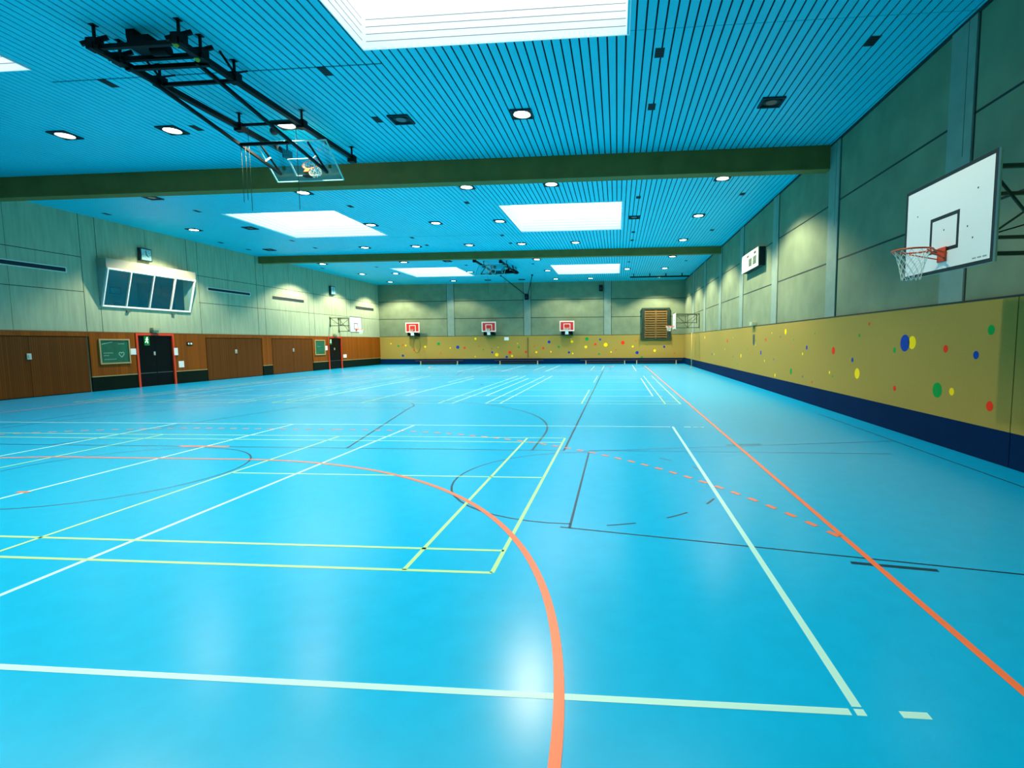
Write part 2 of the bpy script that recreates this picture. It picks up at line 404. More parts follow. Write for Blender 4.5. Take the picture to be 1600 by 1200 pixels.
# ---------------------------------------------------------------- walls
# right wall
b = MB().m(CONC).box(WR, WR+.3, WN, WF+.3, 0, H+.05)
b.m(JOINT)
COLY = [-.38, 4.8, 9.42, 14.63, 19.78, 25.05, 30.05, 35.25, 40.4]
COLY = [14.63-5.17*2.0-5.17+.0+i*5.17 for i in range(10)]
COLY = [-.9, 4.25, 9.42, 14.63, 19.8, 25.03, 30.1, 35.3, 40.5]
for zz in (4.06, 5.62): b.box(WR-.004, WR, WN, WF, zz-.02, zz+.02)
b.box(WR-.03, WR, WN, WF, H-.06, H+.0)
for c in COLY:
    for e in (c-.03, c+.66): b.box(WR-.004, WR, e, e+.025, 2.53, H)
wall_right = struct(b.build('wall_right'))
for c in COLY:
    b = MB().m(PILASTER).box(WR-.035, WR-.005, c, c+.65, 2.56, H-.06)
    b.m(JOINT).box(WR-.037, WR-.034, c+.2, c+.21, 5.0, H-.06)
    o = b.build('wall_column', wall_right)
b = MB().m(TAN).box(WR-.05, WR, 8.14, WF-.0, .53, 2.53); b.box(WR-.05, WR, WN, 8.12, .53, 2.53)
b.m(JOINT).box(WR-.055, WR, WN, WF-.05, 2.53, 2.56)
pan_r = struct(b.build('trim_3'), 'tan felt wall lining along the right wall dotted with coloured circles', 'wall panel')
b = MB().m(NAVY).box(WR-.045, WR, WN, 8.12, 0, .53); b.box(WR-.045, WR, 8.135, WF, 0, .53)
struct(b.build('baseboard_right'))
DOTM = {'red': mat('red dot paint', (240, 52, 20), .7, spec=.1), 'yellow': mat('yellow dot paint', (255, 214, 10), .7, spec=.1),
        'green': mat('green dot paint', (8, 146, 62), .7, spec=.1), 'blue': mat('blue dot paint', (8, 62, 156), .7, spec=.1),
        'orange': mat('orange dot paint', (226, 112, 40), .7)}
for c, y, zz, r in DOTS_RIGHT:
    b = MB().m(DOTM[c]); b.disc((WR-.052, y, zz), (-1, 0, 0), max(r*(1.12 if r < .1 else 1.0)-(.02 if r > .18 else 0), .035))
    b.build('painted_dot', pan_r, c+' dot')
# back wall
b = MB().m(CONC).box(WL-.3, WR+.0, WF, WF+.3, 0, H+.05)
b.m(JOINT)
for zz in (4.13, 5.7): b.box(WL, WR, WF-.004, WF, zz-.025, zz+.025)
for c in (-15.33, -8.31, -1.16):
    for e in (c-.05, c+.64): b.box(e, e+.03, WF-.004, WF, 2.53, H)
wall_back = struct(b.build('wall_back'))
for c in (-15.33, -8.31, -1.16):
    MB().m(PILASTER).box(c, c+.62, WF-.035, WF-.005, 2.56, H).build('wall_column', wall_back)
b = MB().m(TAN).box(WL+.02, WR-.05, WF-.05, WF, .5, 2.53); b.m(JOINT).box(WL+.03, WR-.06, WF-.055, WF, 2.53, 2.56)
pan_b = struct(b.build('trim_4'), 'tan felt wall lining along the back wall dotted with coloured circles', 'wall panel')
struct(MB().m(NAVY).box(WL+.02, WR-.05, WF-.045, WF, 0, .5).build('baseboard_back'))
for c, x, zz, r in DOTS_BACK:
    if x > WR-.1: continue
    b = MB().m(DOTM[c]); b.disc((x, WF-.053, zz), (0, -1, 0), r, 18)
    b.build('painted_dot', pan_b, c+' dot')
struct(MB().m(CONC).box(WL-.3, WR+.3, WN-.3, WN, 0, H+.05).build('wall_front'))
# left wall with the control booth opening
BY0, BY1, BZ0, BZ1 = 20.27, 24.86, 3.58, 5.18
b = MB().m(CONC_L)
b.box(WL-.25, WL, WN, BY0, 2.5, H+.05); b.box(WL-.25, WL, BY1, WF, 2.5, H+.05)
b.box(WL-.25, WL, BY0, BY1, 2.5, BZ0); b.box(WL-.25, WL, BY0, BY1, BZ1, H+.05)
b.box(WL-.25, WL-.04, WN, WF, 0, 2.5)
b.m(JOINT)
for zz in (4.12, 5.52):
    b.box(WL, WL+.003, WN, BY0-.65, zz-.012, zz+.012); b.box(WL, WL+.003, 25.5, WF, zz-.012, zz+.012)
for c in (9.3, 14.47, 19.62, 24.9, 29.95, 35.2, 40.4):
    for e in (c, c+.66):
        if e > 20.2 and e < 20.4: b.box(WL, WL+.003, e, e+.02, 2.5, 3.5); b.box(WL, WL+.003, e, e+.02, 5.6, H)
        elif 24.8 < e < 25: b.box(WL, WL+.003, e, e+.02, 5.6, H)
        else: b.box(WL, WL+.003, e, e+.02, 2.5, H)
for yy in (17.0, 22.6, 27.6, 33.1, 38.2, 43.2): b.box(WL, WL+.002, yy, yy+.008, 5.6 if 20 < yy < 25 else 2.5, H)
wall_left = struct(b.build('wall_left'))
# wood lining on the left wall
DOORS_S = [(15.25, 19.58), (25.78, 30.08), (31.04, 35.38)]
b = MB().m(WOOD)
def strip(y0, y1, z0=.62): b.box(WL-.02, WL+.04, y0, y1, z0, 2.49)
for y0, y1 in ((WN, 15.2), (19.64, 21.7), (23.73, 25.72), (30.13, 30.99), (35.43, 37.42), (39.33, 41.9), (41.93, 44.4), (44.43, WF-.0)): strip(y0, y1)
for y0, y1 in DOORS_S: b.box(WL-.02, WL+.04, y0-.05, y1+.05, 2.3, 2.49)
b.m(WOOD_T).box(WL-.02, WL+.045, WN, WF, 2.46, 2.5)
b.m(GREENBLK)
for y0, y1 in ((WN, 15.2), (19.64, 21.7), (23.73, 25.72), (30.13, 30.99), (35.43, 37.42), (39.33, WF)): b.box(WL-.02, WL+.035, y0, y1, 0, .6)
b.m(TRIM_L)
for y0, y1 in ((WN, 15.2), (19.64, 21.7), (23.73, 25.72), (30.13, 30.99), (35.43, 37.42), (39.33, WF)): b.box(WL-.02, WL+.048, y0, y1, .6, .635)
struct(b.build('trim_5'), 'brown vertical wood lining with green black kick board on the left wall', 'wall panel')
HAND = mat('pale metal handle', (200, 200, 186), .35, metal=.3)
for n, (y0, y1) in enumerate(DOORS_S):
    t = thing('door_%d' % (n+1), ['wide brown fluted storage door at the left edge, before the chalkboard',
              'wide dark brown fluted storage door just past the first red framed door',
              'wide brown fluted storage door just before the farther chalkboard'][n], 'storage door', (WL, y0, 0))
    t['kind'] = 'structure'
    b = MB().m(WOOD_D); m_ = (y1-y0)/2
    b.box(-.01, .02, .02, m_-.006, .03, 2.28); b.box(-.01, .02, m_+.006, y1-y0-.02, .03, 2.28)
    b.m(GREENBLK).box(-.02, .0, 0, y1-y0, 0, 2.3)
    b.build('door_leaf', t)
    b = MB().m(HAND).box(.02, .05, m_-.1, m_+.05, 1.42, 1.64); b.box(.05, .075, m_-.06, m_+.0, 1.48, 1.58)
    b.build('handle', t, bevel=.006)
# red framed double doors
for n, (y0, y1) in enumerate(((21.7, 23.73), (37.42, 39.33))):
    t = thing('door_%d' % (n+4), ['red framed black double door below the control booth', 'red framed black double door near the far left corner'][n], 'door', (WL, y0, 0))
    t['kind'] = 'structure'; d = y1-y0
    b = MB().m(REDP).box(-.02, .08, 0, .1, 0, 2.47); b.box(-.02, .08, d-.1, d, 0, 2.47); b.box(-.02, .08, .1, d-.1, 2.37, 2.47)
    b.build('door_frame', t)
    for k in (0, 1):
        a = .1+k*(d-.2)/2; c = a+(d-.2)/2
        b = MB().m(BLACKD).box(-.03, .02, a+.004, c-.004, .01, 2.37)
        b.m(STEEL).box(.02, .026, a+.03, c-.03, .62, .64)
        lf = b.build('door_leaf', t)
        if k == 0:
            MB().m(HAND).box(.02, .06, c-.13, c-.05, 1.45, 1.62).build('handle', lf)
    # green rescue sign hanging on the left leaf
SIGN = mat('green sign', (10, 110, 48), .4, emit=.35); SIGNW = mat('white sign figure', (210, 255, 215), .4, emit=2.2)
for n, (y0, zz) in enumerate(((22.12, 2.33), (37.62, 2.3))):
    t = thing('exit_sign', ['green exit sign with white running figure on the nearer black door', 'small green exit sign on the farther black door'][n], 'exit sign', (WL+.03, y0, zz-.42))
    MB().m(SIGN).box(0, .04, 0, .26, 0, .42).build('sign_panel', t)
    b = MB().m(SIGNW)
    b.disc((.042, .15, .36), (1, 0, 0), .028, 12)
    X = .042
    for p, q, r in (((.14, .33), (.11, .22), .05), ((.11, .23), (.17, .16), .03), ((.17, .16), (.16, .1), .03), ((.11, .23), (.08, .16), .03), ((.08, .16), (.03, .14), .03), ((.14, .31), (.2, .26), .022), ((.13, .31), (.07, .27), .022)):
        b.bar((X, p[0], p[1]), (X, q[0], q[1]), .003, r)
    b.build('running_figure', t)
EML = mat('lamp housing', (150, 165, 130), .6)
for n, (y0, zz) in enumerate(((22.5, 2.53), (38.2, 2.5))):
    b = MB().m(EML).box(WL+.02, WL+.2, y0, y0+.38, zz+.07, zz+.2)
    b.box(WL+.04, WL+.16, y0+.05, y0+.33, zz-.02, zz+.07)
    tag(b.build('emergency_lamp', bevel=.01), ['small grey green emergency lamp above the nearer red door frame', 'small emergency lamp above the farther red door frame'][n], 'lamp')
# chalkboards
CHALKB = mat('green chalkboard', (10, 92, 62), .6, noise=.18, scale=4); CFR = mat('pale wood frame', (178, 152, 100), .5)
CHALK = mat('chalk', (150, 190, 168), .9)
for n, (y0, y1, z0, z1) in enumerate(((20.0, 21.38, 1.12, 2.2), (35.66, 36.95, 1.12, 2.22))):
    t = thing('chalkboard', ['green chalkboard with chalk writing beside the nearer red door', 'small green chalkboard beside the farther red door'][n], 'chalkboard', (WL+.04, y0, z0))
    d, h_ = y1-y0, z1-z0
    b = MB().m(CFR).box(0, .05, 0, .06, 0, h_); b.box(0, .05, d-.06, d, 0, h_); b.box(0, .05, .06, d-.06, 0, .06); b.box(0, .05, .06, d-.06, h_-.06, h_)
    b.build('frame', t)
    b = MB().m(CHALKB).box(0, .02, .06, d-.06, .06, h_-.06)
    b.m(CHALK)
    rr = random.Random(5+n)
    def stroke(p, q, r=.014): b.bar((.0215, p[0], p[1]), (.0215, q[0], q[1]), .002, r)
    if n == 0:
        for y, zz, k in ((.18, .47, 7), (.18, .36, 4), (.2, .2, 9), (.85, .86, 5)):
            for i in range(k): 
                yy = y+i*.06; stroke((yy, zz), (yy+.035, zz+rr.uniform(-.02, .04))); stroke((yy+.02, zz-.02), (yy+.03, zz+.03))
        cy_, cz_ = .98, .40      # heart
        H_ = [(0, -.12), (-.12, .02), (-.1, .09), (-.04, .1), (0, .05), (.04, .1), (.1, .09), (.12, .02), (0, -.12)]
        for p, q in zip(H_, H_[1:]): stroke((cy_+p[0], cz_+p[1]), (cy_+q[0], cz_+q[1]), .03)
        for i in range(9): stroke((.12+i*.05, .84+.012*i), (.2+i*.05, .88+.008*i), .02)
    else:
        for i in range(6): stroke((.3+i*.08, .6), (.34+i*.08, .64))
    b.build('writing_surface', t)
# papers, switches on the left wall
def sheet(y0, y1, z0, z1, label, name='notice_sheet', cat='notice', x=None):
    x = WL+.045 if x is None else x
    tag(MB().m(PAPER).box(x, x+.012, y0, y1, z0, z1).build(name), label, cat)
sheet(21.42, 21.69, 1.5, 1.77, 'white notice sheet between the nearer chalkboard and red door frame')
sheet(23.67, 23.89, 1.42, 1.78, 'white notice sheet on the right side of the nearer red door frame', x=WL+.082)
sheet(23.93, 24.24, .8, 1.12, 'white square sheet low on wood right of the nearer red door')
sheet(36.98, 37.3, 1.45, 1.78, 'white notice sheet between the farther chalkboard and door')
sheet(39.5, 40.0, .82, 1.08, 'small pale sheet low on wood right of the farther red door')
t = thing('wall_switch', 'small black and white switches on wood right of the nearer red door', 'switch', (WL+.04, 24.5, 1.9))
MB().m(BLACKM).box(0, .025, 0, .34, 0, .17).build('back_plate', t)
for k in (0, 1): MB().m(WHITE).box(.025, .04, .05+k*.15, .13+k*.17, .04, .13).build('rocker', t)
# air slots
VFR = mat('pale vent frame', (205, 214, 205), .5)
for n, (y0, y1, z0, z1) in enumerate(((15.7, 18.98, 4.84, 4.99), (26.15, 29.35, 4.83, 4.96), (31.4, 34.65, 4.82, 4.96), (41.9, 45.05, 4.86, 5.05))):
    t = thing('air_grille', ['long narrow white framed air slot at the left edge of the left wall', 'long narrow air slot just right of the control booth',
              'long narrow air slot above the third storage door', 'long narrow air slot by the far left corner'][n], 'air vent', (WL, y0, z0))
    d, h_ = y1-y0, z1-z0
    f = .035 if n < 2 else .015
    b = MB().m(VFR if n < 2 else STEEL).box(0, .03, 0, d, -f, 0); b.box(0, .03, 0, d, h_, h_+f); b.box(0, .03, -f, 0, -f, h_+f); b.box(0, .03, d, d+f, -f, h_+f)
    b.build('frame', t)
    b = MB().m(DARKV).box(0, .008, 0, d, 0, h_); b.m(STEEL if n > 1 else DARKV)
    b.box(.008, .014, 0, d, h_*.45, h_*.55); b.build('slot', t)
# clocks
CLF = mat('clock face', (150, 205, 205), .5); CLH = mat('dark teal', (6, 48, 52), .5)
for n, (y0, y1, z0, z1) in enumerate(((22.18, 22.76, 5.8, 6.33), (37.95, 38.6, 5.68, 6.28))):
    t = thing('wall_clock', ['square dark framed clock above the control booth', 'square dark framed clock high above the farther red door'][n], 'clock', (WL, (y0+y1)/2, (z0+z1)/2))
    w_ = (y1-y0)/2
    b = MB().m(CLH).box(0, .16, -w_, w_, -w_, w_); b.build('case', t, bevel=.01)
    b = MB().m(CLF).box(.16, .165, -w_+.05, w_-.04, -w_+.05, w_-.05); b.m(CLH)
    for k in range(12):
        a = k*PI/6; b.bar((.165, math.sin(a)*.17, math.cos(a)*.17), (.165, math.sin(a)*.2, math.cos(a)*.2), .004, .014 if k % 3 else .026)
    b.build('face', t)
    b = MB().m(CLH)
    b.bar((.169, 0, 0), (.169, -.03, .18), .006, .03); b.bar((.169, 0, 0), (.169, .1, -.09), .006, .035); b.disc((.172, 0, 0), (1, 0, 0), .03, 12)
    b.build('clock_hands', t)
# control booth
BAYM = mat('booth fascia', (160, 160, 140), .8, noise=.05); BAYS = mat('booth side', (150, 172, 168), .8)
t = thing('window_7', 'white framed slanted control booth window projecting from the left wall', 'window', (WL, BY0, BZ0)); t['kind'] = 'structure'
d = BY1-BY0; hh = BZ1-BZ0; PX = .42
b = MB().m(BAYM).box(0, .45, -.03, d+.02, hh, hh+.4)
b.build('fascia_box', t)
for k, y in enumerate((-.02, d-.03)):
    b = MB().m(BAYS)
    A = [(0, y, 0), (.02, y, 0), (PX, y, hh), (0, y, hh)]; Bv = [(p[0], y+.05, p[2]) for p in A]
    b.face(A); b.face(Bv[::-1])
    for i in range(4): b.face([A[i], Bv[i], Bv[(i+1) % 4], A[(i+1) % 4]])
    b.build('side_panel', t)
def slant(s, off=0.0): return (.02+(PX-.02)*s+off, s*hh)     # s 0..1 up the glass
MULL = [0, 1.10, 2.24, 3.40, d]
b = MB().m(WHITE)
for i, m_ in enumerate(MULL):
    yy = min(max(m_, .04), d-.04)
    b.bar((slant(0)[0]+.03, yy, .0), (slant(1)[0]+.03, yy, hh), .07, .05)
for s in (.015, .985):
    xx, zz = slant(s, .03); b.bar((xx, 0.0, zz), (xx, d, zz), .06, .07)
fr = b.build('window_frame', t)
GL = glass('booth glass', (.72, .9, .92, 1), .10)
for i in range(4):
    y0, y1 = MULL[i]+.04, MULL[i+1]-.04
    b = MB().m(GL); a0 = slant(.02, .02); a1 = slant(.98, .02)
    b.face([(a0[0], y0, a0[1]), (a0[0], y1, a0[1]), (a1[0], y1, a1[1]), (a1[0], y0, a1[1])])
    b.build('pane', t)
# room behind the booth
RM = mat('booth room wall', (60, 140, 150), .9)
b = MB().m(RM)
rx0 = WL-2.95; RY0, RY1, RZ = BY0-1, 28.2, 3.0
b.box(rx0-.05, rx0, RY0, RY1, RZ, 5.7); b.box(rx0, WL-.25, RY0-.05, RY0, RZ, 5.7); b.box(rx0, WL-.25, RY1, RY1+.05, RZ, 5.7)
b.box(rx0, WL-.25, RY0, RY1, 5.7, 5.75); b.box(rx0, WL-.25, RY0, RY1, RZ-.05, RZ)
struct(b.build('wall_booth'))
CABM = mat('dark cabinet', (10, 40, 44), .6)
b = MB().m(CABM).box(rx0+.02, rx0+.5, 25.0, 26.7, RZ, 5.15); b.box(rx0+.5, rx0+.52, 25.04, 25.83, RZ+.1, 5.1); b.box(rx0+.5, rx0+.52, 25.87, 26.66, RZ+.1, 5.1)
tag(b.build('cabinet'), 'tall dark cabinet seen through the control booth glass', 'cabinet')
b = MB().m(CABM).box(rx0+.01, rx0+.05, 23.5, 24.1, 4.42, 4.8)
b.m(RM).box(rx0+.05, rx0+.055, 23.57, 24.03, 4.49, 4.73)
tag(b.build('wall_picture'), 'small dark wall picture seen through the leftmost booth pane', 'picture')
t = thing('office_chair', 'dark chair silhouette behind the leftmost booth pane', 'chair', (WL-2.3, 23.3, RZ))
MB().m(CABM).box(-.03, .03, -.22, .22, .55, 1.0).build('backrest', t, bevel=.02)
MB().m(CABM).box(-.1, .4, -.22, .22, .45, .53).build('seat', t, bevel=.02)
b = MB().m(CABM).tube((.15, 0, .08), (.15, 0, .45), .03); b.build('pole', t)
b = MB().m(CABM)
for k in range(5): b.bar((.15, 0, .07), (.15+.25*math.cos(k*1.2566), .25*math.sin(k*1.2566), .03), .04, .04)
b.build('base', t)
# lower fittings under the booth
for n, y in enumerate((21.4, 23.75)):
    tag(MB().m(STEEL).box(WL, WL+.08, y, y+.14, 3.38, 3.46).build('wall_bracket'), 'small metal bracket below the booth window, %s one' % ('left' if n == 0 else 'right'), 'bracket')

# ---------------------------------------------------------------- right wall fittings
t = thing('scoreboard', 'pale scoreboard box with dark digit windows high on the right wall', 'scoreboard', (5.6, 21.5, 4.92))
SB = mat('scoreboard face', (206, 214, 186), .6); SBD = mat('scoreboard case', (18, 26, 20), .7)
MB().m(SBD).box(.01, WR-5.6, 0, 2.72, 0, .74).build('case', t)
MB().m(SB).box(-.02, .01, 0, 2.72, 0, .74).build('face', t)
DW = mat('digit window', (44, 74, 62), .5); DG = mat('digit segment', (120, 140, 120), .5)
for k, y in enumerate((.3, .98)):
    b = MB().m(DW).box(-.028, -.02, y, y+.5, .14, .46); dw = b.build('digit_window', t)
    b = MB().m(DG)
    for q in (.08, .3):
        for zz in (.18, .29, .41): b.box(-.032, -.028, y+q, y+q+.12, zz, zz+.015)
        b.box(-.032, -.028, y+q-.015, y+q, .19, .41); b.box(-.032, -.028, y+q+.12, y+q+.135, .19, .41)
    b.build('digits', dw)
for y in (.35, 1.5): MB().m(DW).box(-.028, -.02, y, y+.32, .55, .64).build('period_window', t)
tag(MB().m(EML).box(WR-.2, WR-.0, 22.55, 23.0, 2.57, 2.72).build('emergency_lamp', bevel=.01), 'small green grey lamp on top of the tan wall lining below the scoreboard', 'lamp')
b = MB().m(STEEL).box(WR-.06, WR-.05, 22.62, 22.9, 1.75, 2.2); b.m(GREENS).box(WR-.07, WR-.06, 22.7, 22.82, 1.8, 2.15)
tag(b.build('wall_plate'), 'small green and grey plate on tan lining under the lamp', 'plate')

# ---------------------------------------------------------------- basketball hoop with wall bracket (local: board front at x=0, faces -x)
def net(b, c, r0, r1, h, axis=Vector((0, 0, -1)), n=12, rows=6, rad=.0035):
    c = Vector(c); t = Vector((1, 0, 0)) if abs(axis.x) < .9 else Vector((0, 1, 0))
    e1 = axis.cross(t).normalized(); e2 = axis.cross(e1)
    def pt(i, j):
        f = j/rows; r = r0+(r1-r0)*(f**.6)
        a = (i+(.5 if j % 2 else 0))*2*PI/n
        return c+axis*h*f+(e1*math.cos(a)+e2*math.sin(a))*r
    for j in range(rows):
        for i in range(n):
            p = pt(i, j)
            for k in ((0, -1) if j % 2 == 0 else (0, 1)):
                b.tube(p, pt(i+k, j+1), rad, 4, caps=False)
def hoop_parts(t, arm=1.73):
    b = MB().m(mat('white board laminate', (232, 238, 232), .45))
    b.box(0, .025, -.9, .9, 2.77, 3.99)
    bd = b.build('backboard', t, 'white rectangular board')
    bk = mat('board black line', (14, 26, 24), .5)
    b = MB().m(bk)
    e = -.0015
    def rect(y0, y1, z0, z1, wd):
        b.box(e, 0, y0, y1, z0, z0+wd); b.box(e, 0, y0, y1, z1-wd, z1); b.box(e, 0, y0, y0+wd, z0+wd, z1-wd); b.box(e, 0, y1-wd, y1, z0+wd, z1-wd)
    rect(-.9, .9, 2.77, 3.99, .045); rect(-.295, .295, 3.03, 3.49, .045)
    for y, zz in ((-.6, 3.65), (.6, 3.6), (-.45, 3.25), (.5, 3.1), (-.55, 3.1), (0, 3.3)): b.disc((e, y, zz), (-1, 0, 0), .012, 8)
    b.m(mat('grey print', (110, 120, 118), .6))
    for k in range(12):
        if k % 4 != 3: b.box(e, 0, -.8+k*.022, -.786+k*.022, 2.845, 2.862)
    b.build('board_lines', bd)
    b = MB().m(mat('board edge frame', (176, 190, 150), .5))
    b.box(.025, .045, -.9, -.85, 2.77, 3.99); b.box(.025, .045, .85, .9, 2.77, 3.99); b.box(.025, .045, -.85, .85, 3.94, 3.99); b.box(.025, .045, -.85, .85, 2.77, 2.82)
    b.build('board_frame', t)
    b = MB().m(ORANGE).torus((-.37, 0, 3.05), (0, 0, 1), .225, .011, 40, 8)
    b.bar((-.15, -.08, 3.04), (0, -.08, 3.0), .02, .02); b.bar((-.15, .08, 3.04), (0, .08, 3.0), .02, .02)
    b.bar((-.3, -.2, 3.03), (-.02, -.06, 2.94), .014, .014); b.bar((-.3, .2, 3.03), (-.02, .06, 2.94), .014, .014)
    rim = b.build('rim', t)
    MB().m(mat('orange mounting plate', (214, 66, 20), .45)).box(-.02, -.002, -.085, .085, 2.9, 3.08).build('mounting_plate', t, bevel=.003)
    b = MB().m(NETM); net(b, (-.37, 0, 3.04), .215, .105, .36); b.build('net', rim, 'white cord net')
    for y, zl in ((-.6, 2.9), (.6, 3.3)):
        b = MB().m(GREENS)
        for zz in (3.88, zl): b.bar((.045, y, zz), (arm, y, zz), .045, .045)
        for xx in (.1, arm*.52, arm-.03): b.bar((xx, y, zl), (xx, y, 3.88), .04, .04)
        b.bar((.1, y, 3.88), (arm*.52, y, zl), .025, .025); b.bar((arm-.03, y, 3.88), (arm*.52, y, zl), .025, .025)
        b.box(arm-.01, arm, y-.08, y+.08, zl-.1, zl+.1); b.box(arm-.01, arm, y-.08, y+.08, 3.78, 3.98)
        b.build('wall_bracket', t)
    b = MB().m(BLACKM)
    for zz in (3.75, 3.1): b.bar((.09, -.6, zz), (.09, .6, zz), .03, .04)
    b.tube((.1, -.6, 3.1), (arm-.05, .2, 3.55), .008, 6); b.tube((.1, .6, 3.1), (arm-.05, -.2, 3.55), .008, 6)
    b.build('cross_bracing', t)
hoop = thing('basketball_hoop', 'large white backboard with orange rim and net on the right wall, nearest', 'basketball hoop', (4.13, 7.1, 0))
hoop_parts(hoop)
dup(hoop, (4.13, 38.5, 0), 0, 'white backboard seen edge on by the far right corner')
dup(hoop, (-20.05, 38.5, 0), PI, 'white backboard on bracket above the far red framed door, left wall')

# small red practice boards on the back wall
RB = mat('red board', (206, 40, 24), .5); RW = mat('board white line', (244, 232, 220), .5)
proto = None
for n, x in enumerate((-18.42, -11.4, -4.4)):
    lab = 'small red white-bordered backboard on back wall, '+['leftmost of three', 'middle of three', 'rightmost of three'][n]
    if proto is None:
        proto = t = thing('practice_hoop', lab, 'basketball hoop', (x, WF, 0), 0, 'small red backboards')
        Y = -.55
        b = MB().m(RW).box(-.65, .65, Y, Y+.03, 2.9, 3.8); bd = b.build('backboard', t, 'white bordered red board')
        MB().m(RB).box(-.56, .56, Y-.003, Y, 3.0, 3.7).build('red_field', bd)
        b = MB().m(RW)
        for x0, x1, z0, z1 in ((-.3, .3, 3.5, 3.56), (-.3, -.24, 3.0, 3.5), (.24, .3, 3.0, 3.5)): b.box(x0, x1, Y-.006, Y-.003, z0, z1)
        b.build('target_square', bd)
        b = MB().m(ORANGE).torus((0, Y-.3, 3.2), (0, 0, 1), .2, .014, 24, 6); b.bar((0, Y-.1, 3.2), (0, Y, 3.2), .08, .03); rim = b.build('rim', t)
        b = MB().m(NETM); net(b, (0, Y-.3, 3.19), .19, .12, .35, n=8, rows=4, rad=.008); b.build('net', rim)
        b = MB().m(BLACKM).box(-.5, -.2, -.5, -.06, 2.6, 2.8); b.box(.2, .5, -.5, -.06, 2.6, 2.8); b.box(-.5, .5, Y+.03, Y+.1, 2.72, 2.9)
        b.m(BLACKM).box(-.45, -.35, Y+.03, Y+.07, 2.9, 3.6); b.box(.35, .45, Y+.03, Y+.07, 2.9, 3.6)
        b.build('wall_bracket', t)
        MB().m(WHITE).box(-.16, .12, Y-.02, Y+.03, 2.62, 2.88).build('weight_plate', t)
    else: dup(proto, (x, WF, 0), 0, lab)
# benches
BW = mat('bench wood', (70, 50, 20), .6, spec=.15); BLG = mat('pale bench leg', (190, 180, 140), .5)
proto = None
for n, x in enumerate((-17.75, -10.45, -2.75, 2.05)):
    lab = 'long low wooden gym bench by the back wall, '+['leftmost of four', 'second from left', 'third from left', 'rightmost of four'][n]
    if proto is None:
        proto = t = thing('gym_bench', lab, 'bench', (x, 45.62, 0), 0, 'gym benches along the back wall')
        MB().m(BW).box(-.5, 3.9, -.12, .12, .31, .36).build('seat', t, bevel=.008)
        for xx in (0, 3.4):
            b = MB().m(BLG).box(xx-.04, xx+.04, -.13, .13, 0, .05); b.box(xx-.03, xx+.03, -.1, .1, .05, .31); b.build('leg', t)
        MB().m(BW).box(.05, 3.35, -.02, .02, .1, .17).build('stretcher', t)
    else: dup(proto, (x if n < 3 else 1.7, 45.62, 0), 0, lab)
# wall bars behind a dark green frame
t = thing('wall_bars', 'tall brown slatted panel in a dark green frame on the back wall', 'wall bars', (2.15, WF, 2.1))
FRM = mat('dark green frame', (10, 44, 30), .6); BRN = mat('brown slats', (120, 92, 36), .6, noise=.2, scale=3, stretch=(1, 1, 6))
b = MB().m(FRM).box(0, .22, -.25, 0, 0, 2.75); b.box(2.2, 2.42, -.25, 0, 0, 2.75); b.box(.22, 2.2, -.25, 0, 2.6, 2.75); b.box(.22, 2.2, -.25, 0, 0, .12)
b.box(-.1, .0, -.3, 0, 0, .6); b.box(2.42, 2.52, -.3, 0, 0, .6); b.build('frame', t)
for k in (0, 1):
    b = MB().m(BRN)
    x0 = .24+k*.98
    b.box(x0, x0+.06, -.2, -.02, .12, 2.6); b.box(x0+.9, x0+.96, -.2, -.02, .12, 2.6); b.box(x0, x0+.96, -.05, -.02, .12, 2.6)
    b.build('slatted_panel', t)
    b = MB().m(BRN)
    for j in range(12): b.box(x0+.06, x0+.9, -.2, -.14, .18+j*.2, .3+j*.2)
    b.build('rungs', t)
# back wall odds
tag(MB().m(PAPER).box(-10.13, -9.72, WF-.065, WF-.052, 2.13, 2.42).build('notice_sheet'), 'white sheet on the tan back wall near the middle board', 'notice')
b = MB().m(mat('brown pole', (104, 92, 44), .6)).box(-8.03, -7.93, WF-.1, WF-.05, .6, 2.38)
tag(b.build('wall_post'), 'narrow brown vertical post on the tan back wall', 'post')
b = MB().m(mat('brown rope', (120, 96, 44), .8)).torus((-18.25, WF-.085, 1.75), (0, -1, 0), .33, .012, 36, 6, 2.0); b.tube((-18.35, WF-.085, 2.4), (-18.35, WF-.085, 2.75), .012)
tag(b.build('crank_rope'), 'thin brown rope loop hanging below the leftmost red backboard', 'rope')
for n, (x, zz) in enumerate(((-8.0, 5.95), (-1.42, 6.62))):
    t = thing('loudspeaker', ['small black loudspeaker on the column in middle of back wall', 'small black loudspeaker high beside the right column of back wall'][n], 'loudspeaker', (x, WF, zz))
    MB().m(BLACKM).box(-.16, .16, -.42, -.15, -.26, .26).build('cabinet', t, bevel=.03)
    b = MB().m(DARKV); b.disc((0, -.421, -.05), (0, -1, 0), .11, 18); b.disc((0, -.421, .15), (0, -1, 0), .05, 14); b.build('cone', t)
    MB().m(BLACKM).box(-.03, .03, -.15, 0, -.04, .04).build('bracket', t)
b = MB().m(BLACKM).tube((-9.15, 40.8, 7.2), (-8.05, 45.9, 6.1), .03, 6); b.tube((-6.65, 40.8, 7.2), (-7.9, 45.9, 6.1), .03, 6)
for x in (-9.15, -6.65): b.box(x-.06, x+.06, 40.74, 40.86, 7.15, H)
tag(b.build('ceiling_brace'), 'two thin dark stays running from the far ceiling to the back wall column', 'brace')
t = thing('climbing_rail', 'dark horizontal rail hung under the ceiling by the far right corner', 'rail', (1.0, 41.6, 7.0))
MB().m(BLACKM).box(0, 4.6, -.05, .05, -.05, .05).build('rail', t)
for k in range(4): MB().m(BLACKM).box(.25+k*1.25, .33+k*1.25, -.04, .04, .05, .25).build('hanger', t)
